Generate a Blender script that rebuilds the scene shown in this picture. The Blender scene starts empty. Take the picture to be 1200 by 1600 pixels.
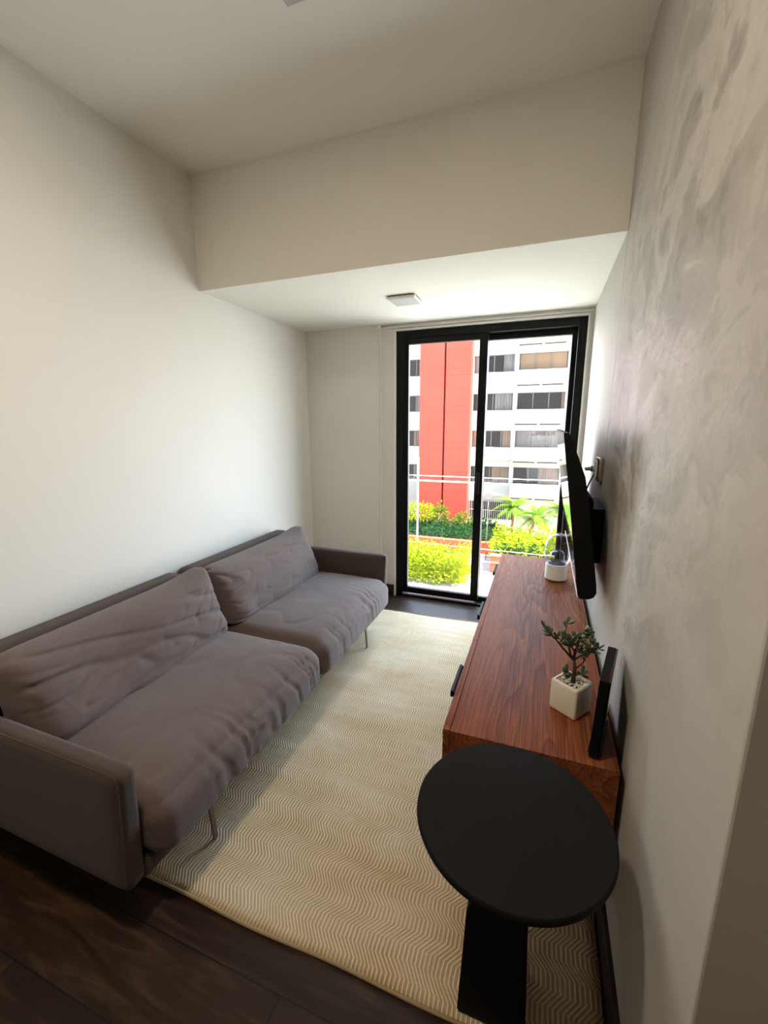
import bpy, bmesh, math, random
from mathutils import Vector, Matrix, noise

C = bpy.context.scene
COL = C.collection
random.seed(7)

# ---------------------------------------------------------------- camera
yaw, pitch, roll = math.radians(20.486), math.radians(11.711), math.radians(-0.245)
fw = Vector((-math.sin(yaw)*math.cos(pitch), math.cos(yaw)*math.cos(pitch), -math.sin(pitch)))
rt = Vector((math.cos(yaw), math.sin(yaw), 0))
up = rt.cross(fw)
rt, up = math.cos(roll)*rt + math.sin(roll)*up, -math.sin(roll)*rt + math.cos(roll)*up
cd = bpy.data.cameras.new('camera')
cam = bpy.data.objects.new('camera', cd); COL.objects.link(cam)
M = Matrix((( rt.x, up.x, -fw.x, 0.0), (rt.y, up.y, -fw.y, 0.0), (rt.z, up.z, -fw.z, 1.5), (0, 0, 0, 1)))
cam.matrix_world = M
cd.sensor_fit = 'VERTICAL'; cd.sensor_height = 36; cd.lens = 662.4/1600*36
cd.clip_start = 0.02; cd.clip_end = 300
C.camera = cam

# ---------------------------------------------------------------- light and exposure
SKY_FRONT = 16.0
SKY_BACK = 2.2
SUN = 23.0
EXPOSURE = 0.3
LAMP = 19.0
w = bpy.data.worlds.new('sky'); C.world = w; w.use_nodes = True
wt = w.node_tree; bg = wt.nodes['Background']
# hazy sky: brightest over the far side of the street, dimmer behind our own building; warm at the horizon, blue overhead
wc = wt.nodes.new('ShaderNodeTexCoord'); wx = wt.nodes.new('ShaderNodeSeparateXYZ'); wt.links.new(wc.outputs['Generated'], wx.inputs[0])
wr = wt.nodes.new('ShaderNodeMapRange'); wr.interpolation_type = 'SMOOTHSTEP'
for i_, v_ in ((1, -0.25), (2, 0.35), (3, SKY_BACK), (4, SKY_FRONT)): wr.inputs[i_].default_value = v_
wt.links.new(wx.outputs[1], wr.inputs[0]); wt.links.new(wr.outputs[0], bg.inputs[1])
wq = wt.nodes.new('ShaderNodeValToRGB'); wt.links.new(wx.outputs[2], wq.inputs[0]); wt.links.new(wq.outputs[0], bg.inputs[0])
wq.color_ramp.elements[0].position = 0.0; wq.color_ramp.elements[0].color = (0.93, 0.95, 0.96, 1)
wq.color_ramp.elements[1].position = 0.45; wq.color_ramp.elements[1].color = (0.50, 0.74, 1.0, 1)
sd = bpy.data.lights.new('sun', 'SUN'); sd.energy = SUN; sd.angle = math.radians(0.6); sd.color = (1, 0.95, 0.86)
so = bpy.data.objects.new('sun', sd); COL.objects.link(so)
so.rotation_euler = Vector((-0.48, 0.15, -0.87)).to_track_quat('-Z', 'Y').to_euler()
pl = bpy.data.lights.new('window_daylight_portal', 'AREA'); pl.shape = 'RECTANGLE'; pl.size = 1.40; pl.size_y = 2.2
pl.cycles.is_portal = True
po = bpy.data.objects.new('window_daylight_portal', pl); COL.objects.link(po)
po.location = (-0.463, 3.56, 1.11); po.rotation_euler = (math.radians(-90), 0, 0)
C.cycles.max_bounces = 14; C.cycles.diffuse_bounces = 8; C.cycles.glossy_bounces = 6
C.cycles.transparent_max_bounces = 16; C.cycles.transmission_bounces = 8
C.cycles.use_denoising = True
C.cycles.sample_clamp_indirect = 12.0
C.view_settings.view_transform = 'Standard'; C.view_settings.look = 'None'
C.view_settings.exposure = EXPOSURE; C.view_settings.gamma = 1; C.view_settings.use_curve_mapping = False

# ---------------------------------------------------------------- helpers
def srgb(r, g, b):
    f = lambda c: (c/255)/12.92 if c/255 <= 0.04045 else ((c/255+0.055)/1.055)**2.4
    return (f(r), f(g), f(b), 1)

class NT:
    """small wrapper for node building"""
    def __init__(s, name):
        s.m = bpy.data.materials.new(name); s.m.use_nodes = True
        s.t = s.m.node_tree; s.b = s.t.nodes['Principled BSDF']; s.o = s.t.nodes['Material Output']
    def n(s, typ, **kw):
        x = s.t.nodes.new(typ)
        for k, v in kw.items(): setattr(x, k, v)
        return x
    def l(s, a, b): s.t.links.new(a, b)
    def coord(s, scale=(1, 1, 1), rot=(0, 0, 0), kind='Object'):
        tc = s.n('ShaderNodeTexCoord'); mp = s.n('ShaderNodeMapping')
        mp.inputs['Scale'].default_value = scale; mp.inputs['Rotation'].default_value = rot
        s.l(tc.outputs[kind], mp.inputs[0]); return mp.outputs[0]
    def noise(s, co, scale, detail=4, rough=0.5, dist=0):
        x = s.n('ShaderNodeTexNoise'); x.inputs['Scale'].default_value = scale
        x.inputs['Detail'].default_value = detail; x.inputs['Roughness'].default_value = rough
        x.inputs['Distortion'].default_value = dist
        s.l(co, x.inputs['Vector']); return x.outputs['Fac']
    def ramp(s, fac, stops):
        x = s.n('ShaderNodeValToRGB'); e = x.color_ramp.elements
        while len(e) < len(stops): e.new(0.5)
        for el, (p, c) in zip(e, stops): el.position = p; el.color = c if len(c) == 4 else (*c, 1)
        s.l(fac, x.inputs[0]); return x.outputs[0]
    def math(s, op, a, b=None, c=None):
        x = s.n('ShaderNodeMath', operation=op)
        for i, v in enumerate((a, b, c)):
            if v is None: continue
            if isinstance(v, (int, float)): x.inputs[i].default_value = v
            else: s.l(v, x.inputs[i])
        return x.outputs[0]
    def mix(s, fac, a, b, typ='MIX'):
        x = s.n('ShaderNodeMix', data_type='RGBA', blend_type=typ)
        for i, v in ((0, fac), (6, a), (7, b)):
            if isinstance(v, (int, float)): x.inputs[i].default_value = v
            elif isinstance(v, tuple): x.inputs[i].default_value = v
            else: s.l(v, x.inputs[i])
        return x.outputs[2]
    def bump(s, h, strength=0.3, dist=0.01):
        x = s.n('ShaderNodeBump'); x.inputs['Strength'].default_value = strength; x.inputs['Distance'].default_value = dist
        s.l(h, x.inputs['Height']); s.l(x.outputs[0], s.b.inputs['Normal'])
    def set(s, **kw):
        for k, v in kw.items():
            i = s.b.inputs[k]
            if isinstance(v, (int, float, tuple)): i.default_value = v
            else: s.l(v, i)
        return s.m

def plain(name, col, rough=0.5, metal=0.0, spec=0.5, var=0.06, scale=8.0, bump=0.0, bscale=60.0):
    k = NT(name); co = k.coord()
    n = k.noise(co, scale, 5)
    c = k.mix(n, tuple(x*(1-var) for x in col[:3])+(1,), tuple(min(1, x*(1+var)) for x in col[:3])+(1,))
    k.set(**{'Base Color': c, 'Roughness': rough, 'Metallic': metal, 'Specular IOR Level': spec})
    if bump: k.bump(k.noise(co, bscale, 3), bump, 0.004)
    return k.m

def glass_mat(name, tint=(1, 1, 1, 1), ior=1.45, rough=0.0):
    k = NT(name)
    tr = k.n('ShaderNodeBsdfTransparent'); tr.inputs[0].default_value = tint
    gl = k.n('ShaderNodeBsdfGlossy'); gl.inputs['Roughness'].default_value = rough
    lw = k.n('ShaderNodeLayerWeight'); lw.inputs[0].default_value = 0.5
    fr_ = k.math('ADD', k.math('MULTIPLY', k.math('POWER', lw.outputs['Facing'], 3.5), (ior-1)*1.1), 0.03)
    co = k.coord(); nz = k.noise(co, 3.0, 2)
    k.l(k.ramp(nz, [(0, (0.97, 0.97, 0.97)), (1, (1, 1, 1))]), gl.inputs['Color'])
    mx = k.n('ShaderNodeMixShader'); k.l(fr_, mx.inputs[0]); k.l(tr.outputs[0], mx.inputs[1]); k.l(gl.outputs[0], mx.inputs[2])
    k.l(mx.outputs[0], k.o.inputs[0]); k.t.nodes.remove(k.b)
    return k.m

def worg(o):
    v = Vector((0, 0, 0))
    while o is not None: v += o.location; o = o.parent
    return v

def obj(name, bm, mat, parent=None, smooth=False, angle=None):
    me = bpy.data.meshes.new(name)
    bmesh.ops.recalc_face_normals(bm, faces=bm.faces)
    if parent is not None: bmesh.ops.translate(bm, verts=bm.verts, vec=-worg(parent))
    bm.to_mesh(me); bm.free()
    if smooth:
        for p in me.polygons: p.use_smooth = True
        if angle: me.set_sharp_from_angle(angle=math.radians(angle))
    for m in (mat if isinstance(mat, list) else [mat]): me.materials.append(m)
    o = bpy.data.objects.new(name, me); COL.objects.link(o)
    if parent is not None: o.parent = parent
    return o

def thing(name, loc, label, cat, group=None):
    o = bpy.data.objects.new(name, None); o.empty_display_size = 0.05; COL.objects.link(o); o.location = loc
    return tag(o, label, cat, group)

def tag(o, label=None, cat=None, group=None, kind=None):
    if label: o['label'] = label
    if cat: o['category'] = cat
    if group: o['group'] = group
    if kind: o['kind'] = kind
    return o

def struct(name, bm, mat, parent=None, **k):
    o = obj(name, bm, mat, parent, **k)
    if parent is None: o['kind'] = 'structure'
    return o

def box(bm, x0, x1, y0, y1, z0, z1, bev=0.0, seg=2, rot=None, piv=None, mi=0):
    r = bmesh.ops.create_cube(bm, size=1)
    vs = r['verts']
    bmesh.ops.scale(bm, verts=vs, vec=(abs(x1-x0), abs(y1-y0), abs(z1-z0)))
    bmesh.ops.translate(bm, verts=vs, vec=((x0+x1)/2, (y0+y1)/2, (z0+z1)/2))
    fs = {f for v in vs for f in v.link_faces}
    if bev > 0:
        es = list({e for v in vs for e in v.link_edges})
        rr = bmesh.ops.bevel(bm, geom=es, offset=bev, segments=seg, profile=0.5, affect='EDGES')
        vs = list({v for f in rr['faces'] for v in f.verts} | {v for v in vs if v.is_valid})
        fs = {f for v in vs for f in v.link_faces}
    if rot is not None:
        bmesh.ops.rotate(bm, verts=vs, cent=piv or ((x0+x1)/2, (y0+y1)/2, (z0+z1)/2), matrix=rot)
    if mi:
        for f in fs: f.material_index = mi
    return vs

def tube(bm, pts, r, seg=8, caps=True):
    pts = [Vector(p) for p in pts]; rings = []
    rs = r if isinstance(r, (list, tuple)) else [r]*len(pts)
    prev = None
    for i, p in enumerate(pts):
        t = (pts[min(i+1, len(pts)-1)] - pts[max(i-1, 0)]).normalized()
        a = prev if prev is not None else (Vector((0, 0, 1)) if abs(t.z) < 0.9 else Vector((1, 0, 0)))
        u = (a - t*a.dot(t)).normalized(); v = t.cross(u); prev = u
        rings.append([bm.verts.new(p + (u*math.cos(2*math.pi*k/seg) + v*math.sin(2*math.pi*k/seg))*rs[i]) for k in range(seg)])
    for a, b in zip(rings, rings[1:]):
        for k in range(seg): bm.faces.new((a[k], a[(k+1) % seg], b[(k+1) % seg], b[k]))
    if caps: bm.faces.new(rings[0][::-1]); bm.faces.new(rings[-1])

def lathe(bm, prof, cx, cy, seg=32, closed_ends=True):
    rings = []
    for r, z in prof:
        if r < 1e-5: rings.append([bm.verts.new((cx, cy, z))])
        else: rings.append([bm.verts.new((cx+r*math.cos(2*math.pi*k/seg), cy+r*math.sin(2*math.pi*k/seg), z)) for k in range(seg)])
    for a, b in zip(rings, rings[1:]):
        for k in range(seg):
            k2 = (k+1) % seg
            if len(a) == 1 and len(b) == 1: continue
            if len(a) == 1: bm.faces.new((a[0], b[k2], b[k]))
            elif len(b) == 1: bm.faces.new((a[k], a[k2], b[0]))
            else: bm.faces.new((a[k], a[k2], b[k2], b[k]))
    if closed_ends:
        if len(rings[0]) > 1: bm.faces.new(rings[0][::-1])
        if len(rings[-1]) > 1: bm.faces.new(rings[-1])

def prism_y(bm, poly, y0, y1):
    """poly: list of (x,z), extruded along y"""
    a = [bm.verts.new((x, y0, z)) for x, z in poly]; b = [bm.verts.new((x, y1, z)) for x, z in poly]
    n = len(poly)
    bm.faces.new(a[::-1]); bm.faces.new(b)
    for i in range(n): bm.faces.new((a[i], a[(i+1) % n], b[(i+1) % n], b[i]))
    return a + b

def BM(): return bmesh.new()

# ---------------------------------------------------------------- materials
M_wall = plain('white_plaster', (0.77, 0.75, 0.70, 1), 0.85, var=0.015, scale=3, bump=0.08, bscale=180)
M_ceil = plain('white_ceiling_paint', (0.84, 0.81, 0.74, 1), 0.9, var=0.012, scale=2)
M_rear = plain('warm_white_kitchen_wall', (0.80, 0.77, 0.71, 1), 0.8, var=0.02)
M_backwall = plain('white_wall_paint', (0.72, 0.70, 0.66, 1), 0.85, var=0.02, scale=4, bump=0.06, bscale=160)

def polished_plaster():
    k = NT('polished_grey_plaster')
    big = k.noise(k.coord(), 1.5, 5, 0.55, 0.4)
    co = k.coord((1, 0.62, 0.95), rot=(0.30, 0, 0))
    t1 = k.noise(co, 5.0, 4, 0.55, 0.6)
    t2 = k.noise(k.coord((1, 0.8, 0.9), rot=(-0.35, 0, 0)), 11.0, 6, 0.62, 0.5)
    # burnished area around the middle of the wall, plain plaster elsewhere
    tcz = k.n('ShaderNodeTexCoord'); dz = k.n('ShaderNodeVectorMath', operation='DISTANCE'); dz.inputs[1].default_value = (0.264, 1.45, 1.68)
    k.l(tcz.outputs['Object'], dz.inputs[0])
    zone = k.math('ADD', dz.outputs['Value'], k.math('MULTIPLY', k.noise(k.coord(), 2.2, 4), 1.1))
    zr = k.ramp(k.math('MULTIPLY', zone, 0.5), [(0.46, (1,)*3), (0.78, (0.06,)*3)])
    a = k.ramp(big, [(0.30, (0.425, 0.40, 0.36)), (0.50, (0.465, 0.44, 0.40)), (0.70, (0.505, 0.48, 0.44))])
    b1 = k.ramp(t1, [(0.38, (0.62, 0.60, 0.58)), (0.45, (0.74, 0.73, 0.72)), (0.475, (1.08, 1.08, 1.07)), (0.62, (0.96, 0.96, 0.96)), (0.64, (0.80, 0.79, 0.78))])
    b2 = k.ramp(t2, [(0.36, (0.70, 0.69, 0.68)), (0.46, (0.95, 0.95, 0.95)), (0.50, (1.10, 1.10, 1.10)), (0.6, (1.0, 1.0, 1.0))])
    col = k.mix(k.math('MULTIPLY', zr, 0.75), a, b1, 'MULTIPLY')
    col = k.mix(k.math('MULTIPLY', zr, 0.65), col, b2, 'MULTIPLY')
    k.set(**{'Base Color': col, 'Specular IOR Level': 0.22})
    rr = k.mix(zr, (0.60,)*3+(1,), k.ramp(t1, [(0.44, (0.42,)*3), (0.50, (0.56,)*3)]))
    k.l(rr, k.b.inputs['Roughness'])
    k.bump(k.math('MULTIPLY', k.math('ADD', t1, k.math('MULTIPLY', t2, 0.6)), k.math('ADD', zr, 0.04)), 0.9, 0.010)
    return k.m
M_plaster = polished_plaster()

def floor_mat():
    k = NT('dark_wood_look_floor'); co = k.coord()
    br = k.n('ShaderNodeTexBrick'); br.offset = 0.37; br.offset_frequency = 2; br.squash = 1
    br.inputs['Color1'].default_value = (0.05, 0.05, 0.05, 1); br.inputs['Color2'].default_value = (0.95, 0.95, 0.95, 1)
    br.inputs['Mortar'].default_value = (0.5, 0.5, 0.5, 1); br.inputs['Scale'].default_value = 1
    br.inputs['Mortar Size'].default_value = 0.0022; br.inputs['Mortar Smooth'].default_value = 0.1
    br.inputs['Brick Width'].default_value = 1.2; br.inputs['Row Height'].default_value = 0.197
    mp = k.n('ShaderNodeMapping'); mp.inputs['Location'].default_value = (0.12, -0.106, 0)
    tc = k.n('ShaderNodeTexCoord'); k.l(tc.outputs['Object'], mp.inputs[0]); k.l(mp.outputs[0], br.inputs['Vector'])
    # each plank shifts the grain
    off = k.n('ShaderNodeVectorMath', operation='ADD')
    sc = k.n('ShaderNodeVectorMath', operation='SCALE'); sc.inputs['Scale'].default_value = 9
    k.l(br.outputs['Color'], sc.inputs[0]); k.l(tc.outputs['Object'], off.inputs[0]); k.l(sc.outputs[0], off.inputs[1])
    m2 = k.n('ShaderNodeMapping'); m2.inputs['Scale'].default_value = (1.2, 9, 1); k.l(off.outputs[0], m2.inputs[0])
    g = k.noise(m2.outputs[0], 2.2, 8, 0.62, 1.2)
    m3 = k.n('ShaderNodeMapping'); m3.inputs['Scale'].default_value = (2, 40, 1); k.l(off.outputs[0], m3.inputs[0])
    g2 = k.noise(m3.outputs[0], 3, 4)
    c = k.ramp(g, [(0.30, srgb(30, 19, 13)), (0.52, srgb(48, 32, 22)), (0.72, srgb(80, 56, 38))])
    c = k.mix(k.math('MULTIPLY', g2, 0.4), c, srgb(48, 34, 26))
    c = k.mix(0.25, c, br.outputs['Color'], 'OVERLAY')
    c = k.mix(br.outputs['Fac'], c, srgb(22, 16, 12))
    k.set(**{'Base Color': c, 'Roughness': k.ramp(g, [(0.2, (0.34,)*3), (0.8, (0.5,)*3)]), 'Specular IOR Level': 0.22})
    k.bump(k.math('SUBTRACT', k.math('MULTIPLY', g, 0.3), br.outputs['Fac']), 0.25, 0.004)
    return k.m
M_floor = floor_mat()
M_base = plain('dark_brown_baseboard', srgb(46, 32, 25), 0.45, var=0.15, scale=12)
M_black = plain('black_aluminium', srgb(9, 9, 9), 0.45, metal=0.0, var=0.1, spec=0.18)
M_glass = glass_mat('window_glass')
M_alu = plain('bright_aluminium_track', srgb(205, 205, 205), 0.3, metal=0.9, var=0.03)

def walnut():
    k = NT('walnut_veneer')
    base = k.noise(k.coord((1.0, 0.16, 1.0)), 5.0, 2, 0.4, 0.3)
    wob = k.noise(k.coord((1, .25, 1)), 30, 4)
    v = k.math('ADD', k.math('MULTIPLY', base, 21), k.math('MULTIPLY', wob, 0.7))
    fr = k.math('FRACT', v)
    band = k.ramp(fr, [(0.0, (0, 0, 0)), (0.70, (0.6,)*3), (0.93, (1, 1, 1)), (1.0, (0.1,)*3)])
    fine = k.noise(k.coord((1, .022, 1)), 210, 4, 0.6)
    tone = k.noise(k.coord((1, .22, 1)), 4.0, 3)
    c = k.mix(band, srgb(150, 88, 56), srgb(104, 55, 34))
    c = k.mix(k.ramp(fine, [(0.42, (0,)*3), (0.62, (0.75,)*3)]), c, srgb(70, 35, 21))
    c = k.mix(k.ramp(tone, [(0.38, (0,)*3), (0.68, (0.55,)*3)]), c, srgb(170, 100, 61))
    k.set(**{'Base Color': c, 'Roughness': 0.42, 'Specular IOR Level': 0.10})
    k.bump(fine, 0.05, 0.001)
    return k.m
M_walnut = walnut()

def rug_mat():
    k = NT('woven_chevron_rug')
    tc = k.n('ShaderNodeTexCoord'); sx = k.n('ShaderNodeSeparateXYZ'); k.l(tc.outputs['Object'], sx.inputs[0])
    x, y = sx.outputs[0], sx.outputs[1]
    warp = k.noise(k.coord(), 2.3, 2)
    # zigzag: tilted segments joined by straight ones, every row about 24 cm long
    ph = k.math('FRACT', k.math('ADD', k.math('MULTIPLY', y, 1/0.155), k.math('MULTIPLY', warp, 0.5)))
    tri = k.math('ABSOLUTE', k.math('SUBTRACT', k.math('MULTIPLY', ph, 2), 1))
    trap = k.n('ShaderNodeMapRange'); trap.inputs[1].default_value = 0.25; trap.inputs[2].default_value = 0.75
    trap.inputs[3].default_value = 0; trap.inputs[4].default_value = 1; k.l(tri, trap.inputs[0])
    xs = k.math('ADD', k.math('ADD', x, k.math('MULTIPLY', trap.outputs[0], 0.033)), k.math('MULTIPLY', warp, 0.03))
    st = k.math('FRACT', k.math('MULTIPLY', xs, 1/0.0125))
    line = k.ramp(st, [(0.0, (0, 0, 0)), (0.18, (1, 1, 1)), (0.36, (1, 1, 1)), (0.56, (0, 0, 0))])
    weave = k.noise(k.coord((1, 1, 1)), 260, 2)
    patch = k.noise(k.coord((0.8, 1.6, 1)), 2.6, 5, 0.6)
    light = k.mix(k.ramp(patch, [(0.35, (0,)*3), (0.65, (1,)*3)]), srgb(232, 215, 182), srgb(236, 225, 203))
    dark = k.mix(k.ramp(patch, [(0.32, (0,)*3), (0.68, (1,)*3)]), srgb(170, 136, 94), srgb(200, 174, 138))
    c = k.mix(line, dark, light)
    c = k.mix(k.math('MULTIPLY', weave, 0.22), c, srgb(120, 98, 74))
    k.set(**{'Base Color': c, 'Roughness': 0.95, 'Specular IOR Level': 0.1})
    k.bump(k.math('ADD', line, k.math('MULTIPLY', weave, 0.8)), 0.6, 0.006)
    return k.m
M_rug = rug_mat()

def fabric(name, c1, c2, bs=0.5, sheen=0.4):
    k = NT(name); co = k.coord()
    n = k.noise(co, 5, 5); th = k.noise(k.coord((1, 1, 1)), 420, 2)
    fold = k.noise(k.coord((1.0, 1.0, 1.0)), 9, 4, 0.55, 0.8)
    c = k.mix(n, c1, c2)
    c = k.mix(k.math('MULTIPLY', th, 0.35), c, tuple(x*0.6 for x in c1[:3])+(1,))
    k.set(**{'Base Color': c, 'Roughness': 0.92, 'Specular IOR Level': 0.15, 'Sheen Weight': sheen, 'Sheen Roughness': 0.5})
    k.bump(k.math('ADD', th, k.math('MULTIPLY', fold, 1.6)), bs, 0.003)
    return k.m
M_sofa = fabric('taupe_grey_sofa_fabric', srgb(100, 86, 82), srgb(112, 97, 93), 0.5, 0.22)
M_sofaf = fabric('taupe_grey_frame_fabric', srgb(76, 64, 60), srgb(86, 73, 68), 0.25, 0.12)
M_legm = plain('brown_grey_steel', srgb(108, 94, 86), 0.4, metal=0.4, var=0.05)
M_matte = plain('matte_black_tabletop', srgb(20, 20, 19), 0.62, var=0.12, scale=5, bump=0.03, bscale=300, spec=0.15)
M_tvb = plain('black_plastic_casing', srgb(9, 9, 10), 0.5, var=0.08, spec=0.2)
M_gloss = plain('glossy_black_screen', srgb(6, 6, 8), 0.04, var=0.02, spec=0.6)
M_white = plain('white_plastic', srgb(232, 230, 224), 0.4, var=0.02)
M_ceramic = plain('cream_ceramic', srgb(222, 214, 200), 0.45, var=0.03, scale=5)
M_concr = plain('pale_grey_base', srgb(188, 188, 184), 0.55, var=0.04)
M_chrome = plain('brushed_nickel', srgb(190, 188, 184), 0.25, metal=0.85, var=0.03)

GZ = -6.95
# ================================================================ ROOM
XL, XR, YB, YF, ZC, ZS = -1.958, 0.264, 3.352, 2.153, 2.862, 2.268
bm = BM(); box(bm, XL-0.15, 3.4, -2.3, 3.60, -0.2, 0.0); struct('floor', bm, M_floor)
bm = BM(); box(bm, XL-0.15, 3.4, -2.3, 3.60, ZC, ZC+0.2); struct('ceiling', bm, M_ceil)
bm = BM(); box(bm, XL, XR, YF, 3.60, ZS, ZC); struct('ceiling_drop', bm, M_ceil)
bm = BM(); box(bm, XL-0.2, XL, -2.3, 3.60, 0, ZC); struct('wall_left', bm, M_wall)
# right wall: two plaster panels with a thin joint under the dropped ceiling's edge
bm = BM()
box(bm, XR, XR+0.2, 0.595, YF-0.0015, 0, ZC, 0.004); box(bm, XR, XR+0.2, YF+0.0015, 3.60, 0, ZC, 0.001)
struct('wall_right', bm, M_plaster)
bm = BM(); box(bm, XR+0.2, 3.4, 0.62, 0.8, 0, ZC); box(bm, XR+0.006, XR+0.21, 0.603, 0.8, 0, ZC)
struct('wall_return', bm, M_wall)
bm = BM(); box(bm, XL, 3.4, -2.3, -2.2, 0, ZC); struct('wall_rear', bm, M_rear)
bm = BM(); box(bm, 3.3, 3.4, -2.2, 0.62, 0, ZC); struct('wall_kitchen', bm, M_rear)
# window wall
XD0, XD1, ZD = -1.153, 0.227, 2.215
bm = BM()
box(bm, XL, -1.288, YB, 3.60, 0, ZS)
box(bm, -1.288, XD0-0.012, YB+0.028, 3.60, 0, ZS)
box(bm, XD0-0.012, XD1+0.012, YB+0.028, 3.60, ZD+0.014, ZS)
box(bm, XD1+0.012, XR, YB+0.028, 3.60, 0, ZS)
struct('wall_back', bm, M_backwall)
# white reveal trim round the door
bm = BM()
box(bm, XD0-0.012, XD0, YB+0.012, 3.56, 0, ZD+0.014); box(bm, XD1, XD1+0.012, YB+0.012, 3.56, 0, ZD+0.014)
box(bm, XD0, XD1, YB+0.012, 3.56, ZD+0.002, ZD+0.014)
struct('trim_1', bm, M_white)
bm = BM()
box(bm, -1.286, -1.280, YB+0.010, YB+0.028, 0.1, ZS-0.001); box(bm, -1.286, XD1+0.03, YB+0.010, YB+0.028, 2.240, 2.248)
struct('trim_2', bm, M_white)
# building underneath and outer side of the same wall
M_outer = plain('outer_render', srgb(214, 208, 196), 0.9, var=0.05)
bm = BM(); box(bm, XL-0.2, 3.4, -2.3, 3.60, GZ, -0.2); box(bm, XL-0.2, 3.4, -2.3, 3.6, ZC+0.2, ZC+0.3); struct('wall_below', bm, M_outer)
bm = BM(); box(bm, XL-0.2, 3.4, 3.60, 5.0, -0.8, -0.6); struct('bounce_slab', bm, M_outer)  # unseen slab added outside the door to bounce sunlight up to the ceiling
# baseboards
bm = BM(); box(bm, XR-0.014, XR, 0.595, YB+0.02, 0, 0.098, 0.003); struct('baseboard_right', bm, M_base)
bm = BM(); box(bm, XL, XL+0.014, -2.2, YB, 0, 0.098, 0.003); struct('baseboard_left', bm, M_base)
bm = BM(); box(bm, XL+0.014, -1.286, YB-0.014, YB, 0, 0.098, 0.003); box(bm, -1.286, XD0-0.014, YB+0.010, YB+0.028, 0, 0.098, 0.003); struct('baseboard_back', bm, M_base)

# sliding door
yd = 3.385
bm = BM()
box(bm, XD0, XD0+0.060, yd, yd+0.13, 0, ZD, 0.003); box(bm, XD1-0.055, XD1, yd, yd+0.13, 0, ZD, 0.003)
box(bm, XD0+0.06, XD1-0.055, yd, yd+0.13, ZD-0.055, ZD, 0.003); box(bm, XD0+0.06, XD1-0.055, yd, yd+0.13, 0, 0.016, 0.002)
door = struct('door_1', bm, M_black)
bm = BM(); box(bm, XD0+0.07, -0.50, yd+0.004, yd+0.020, 0.016, 0.023, 0.001); obj('track', bm, M_alu, door)
# left (inner) sash and right (outer) sash
def sash(x0, x1, y0, y1, z0, z1, wl, wr, wt, wb):
    bm = BM()
    box(bm, x0, x0+wl, y0, y1, z0, z1, 0.003); box(bm, x1-wr, x1, y0, y1, z0, z1, 0.003)
    box(bm, x0+wl, x1-wr, y0, y1, z1-wt, z1, 0.003); box(bm, x0+wl, x1-wr, y0, y1, z0, z0+wb, 0.003)
    s = obj('sash', bm, M_black, door)
    bm = BM(); ym = (y0+y1)/2; box(bm, x0+wl-0.004, x1-wr+0.004, ym-0.003, ym+0.003, z0+wb-0.004, z1-wt+0.004)
    obj('glass', bm, M_glass, s)
    return s
s1 = sash(XD0+0.058, -0.438, yd+0.012, yd+0.052, 0.034, ZD-0.053, 0.042, 0.062, 0.046, 0.052)
bm = BM(); box(bm, -0.482, -0.462, yd-0.006, yd+0.013, 0.95, 1.12, 0.003); obj('handle', bm, M_black, s1)
sash(-0.470, XD1-0.053, yd+0.070, yd+0.110, 0.016, ZD-0.053, 0.032, 0.036, 0.046, 0.040)

# ceiling lamps
def lamp(x0, x1, y0, y1, zc, label, on=False):
    t = thing('ceiling_lamp', ((x0+x1)/2, (y0+y1)/2, zc), label, 'ceiling lamp', 'square ceiling lamps')
    bm = BM(); box(bm, x0+0.006, x1-0.006, y0+0.006, y1-0.006, zc-0.006, zc); obj('mount', bm, M_black, t)
    bm = BM(); box(bm, x0, x1, y0, y1, zc-0.020, zc-0.006, 0.002); obj('frame', bm, M_white, t)
    bm = BM(); e = 0.026 if on else 0.010; box(bm, x0+e, x1-e, y0+e, y1-e, zc-0.0215, zc-0.0195, 0.0005); obj('diffuser', bm, M_lit if on else M_concr, t)
    return t
M_lit = NT('lit_lamp_diffuser').set(**{'Base Color': (0.9, 0.8, 0.65, 1), 'Emission Color': (1.0, 0.74, 0.44, 1), 'Emission Strength': 3.0})
lamp(-0.965, -0.785, 2.640, 2.820, ZS, 'square white surface lamp on the dropped ceiling in front of the sliding door')
lamp(-0.895, -0.700, 1.300, 1.492, ZC, 'square white lamp cut off by the photo\'s top edge on the high ceiling')
# the row goes on over the camera with a third lamp, switched on: its warm light throws the sofa's shadow on the rug
kl = lamp(-0.850, -0.655, 0.240, 0.435, ZC, 'square lit warm lamp on the high ceiling nearest the room\'s entrance', True)
kd = bpy.data.lights.new('ceiling_lamp_light', 'AREA'); kd.shape = 'SQUARE'; kd.size = 0.155; kd.energy = LAMP; kd.color = (1.0, 0.84, 0.62)
ko = bpy.data.objects.new('ceiling_lamp_light', kd); COL.objects.link(ko); ko.parent = kl; ko.location = (0, 0, -0.0235)

# blind cords
M_cord = plain('white_cord', srgb(235, 232, 224), 0.6, var=0.03)
t = thing('blind_cord', (-1.283, YB-0.012, ZS), 'thin white blind cords hanging down the back wall left of the sliding door', 'cord')
for (xt, xb, dy) in ((-1.290, -1.318, 0.0), (-1.284, -1.306, -0.006), (-1.276, -1.279, -0.003)):
    bm = BM(); pts = []
    for i in range(13):
        f = i/12; pts.append((xt+(xb-xt)*f**1.6, YB-0.008+dy, ZS-0.004-f*1.95))
    tube(bm, pts, 0.0020, 6); obj('cord', bm, M_cord, t, smooth=True)
bm = BM(); box(bm, -1.296, -1.270, YB-0.02, YB+0.008, ZS-0.03, ZS, 0.003); obj('bracket', bm, M_white, t)

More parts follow.
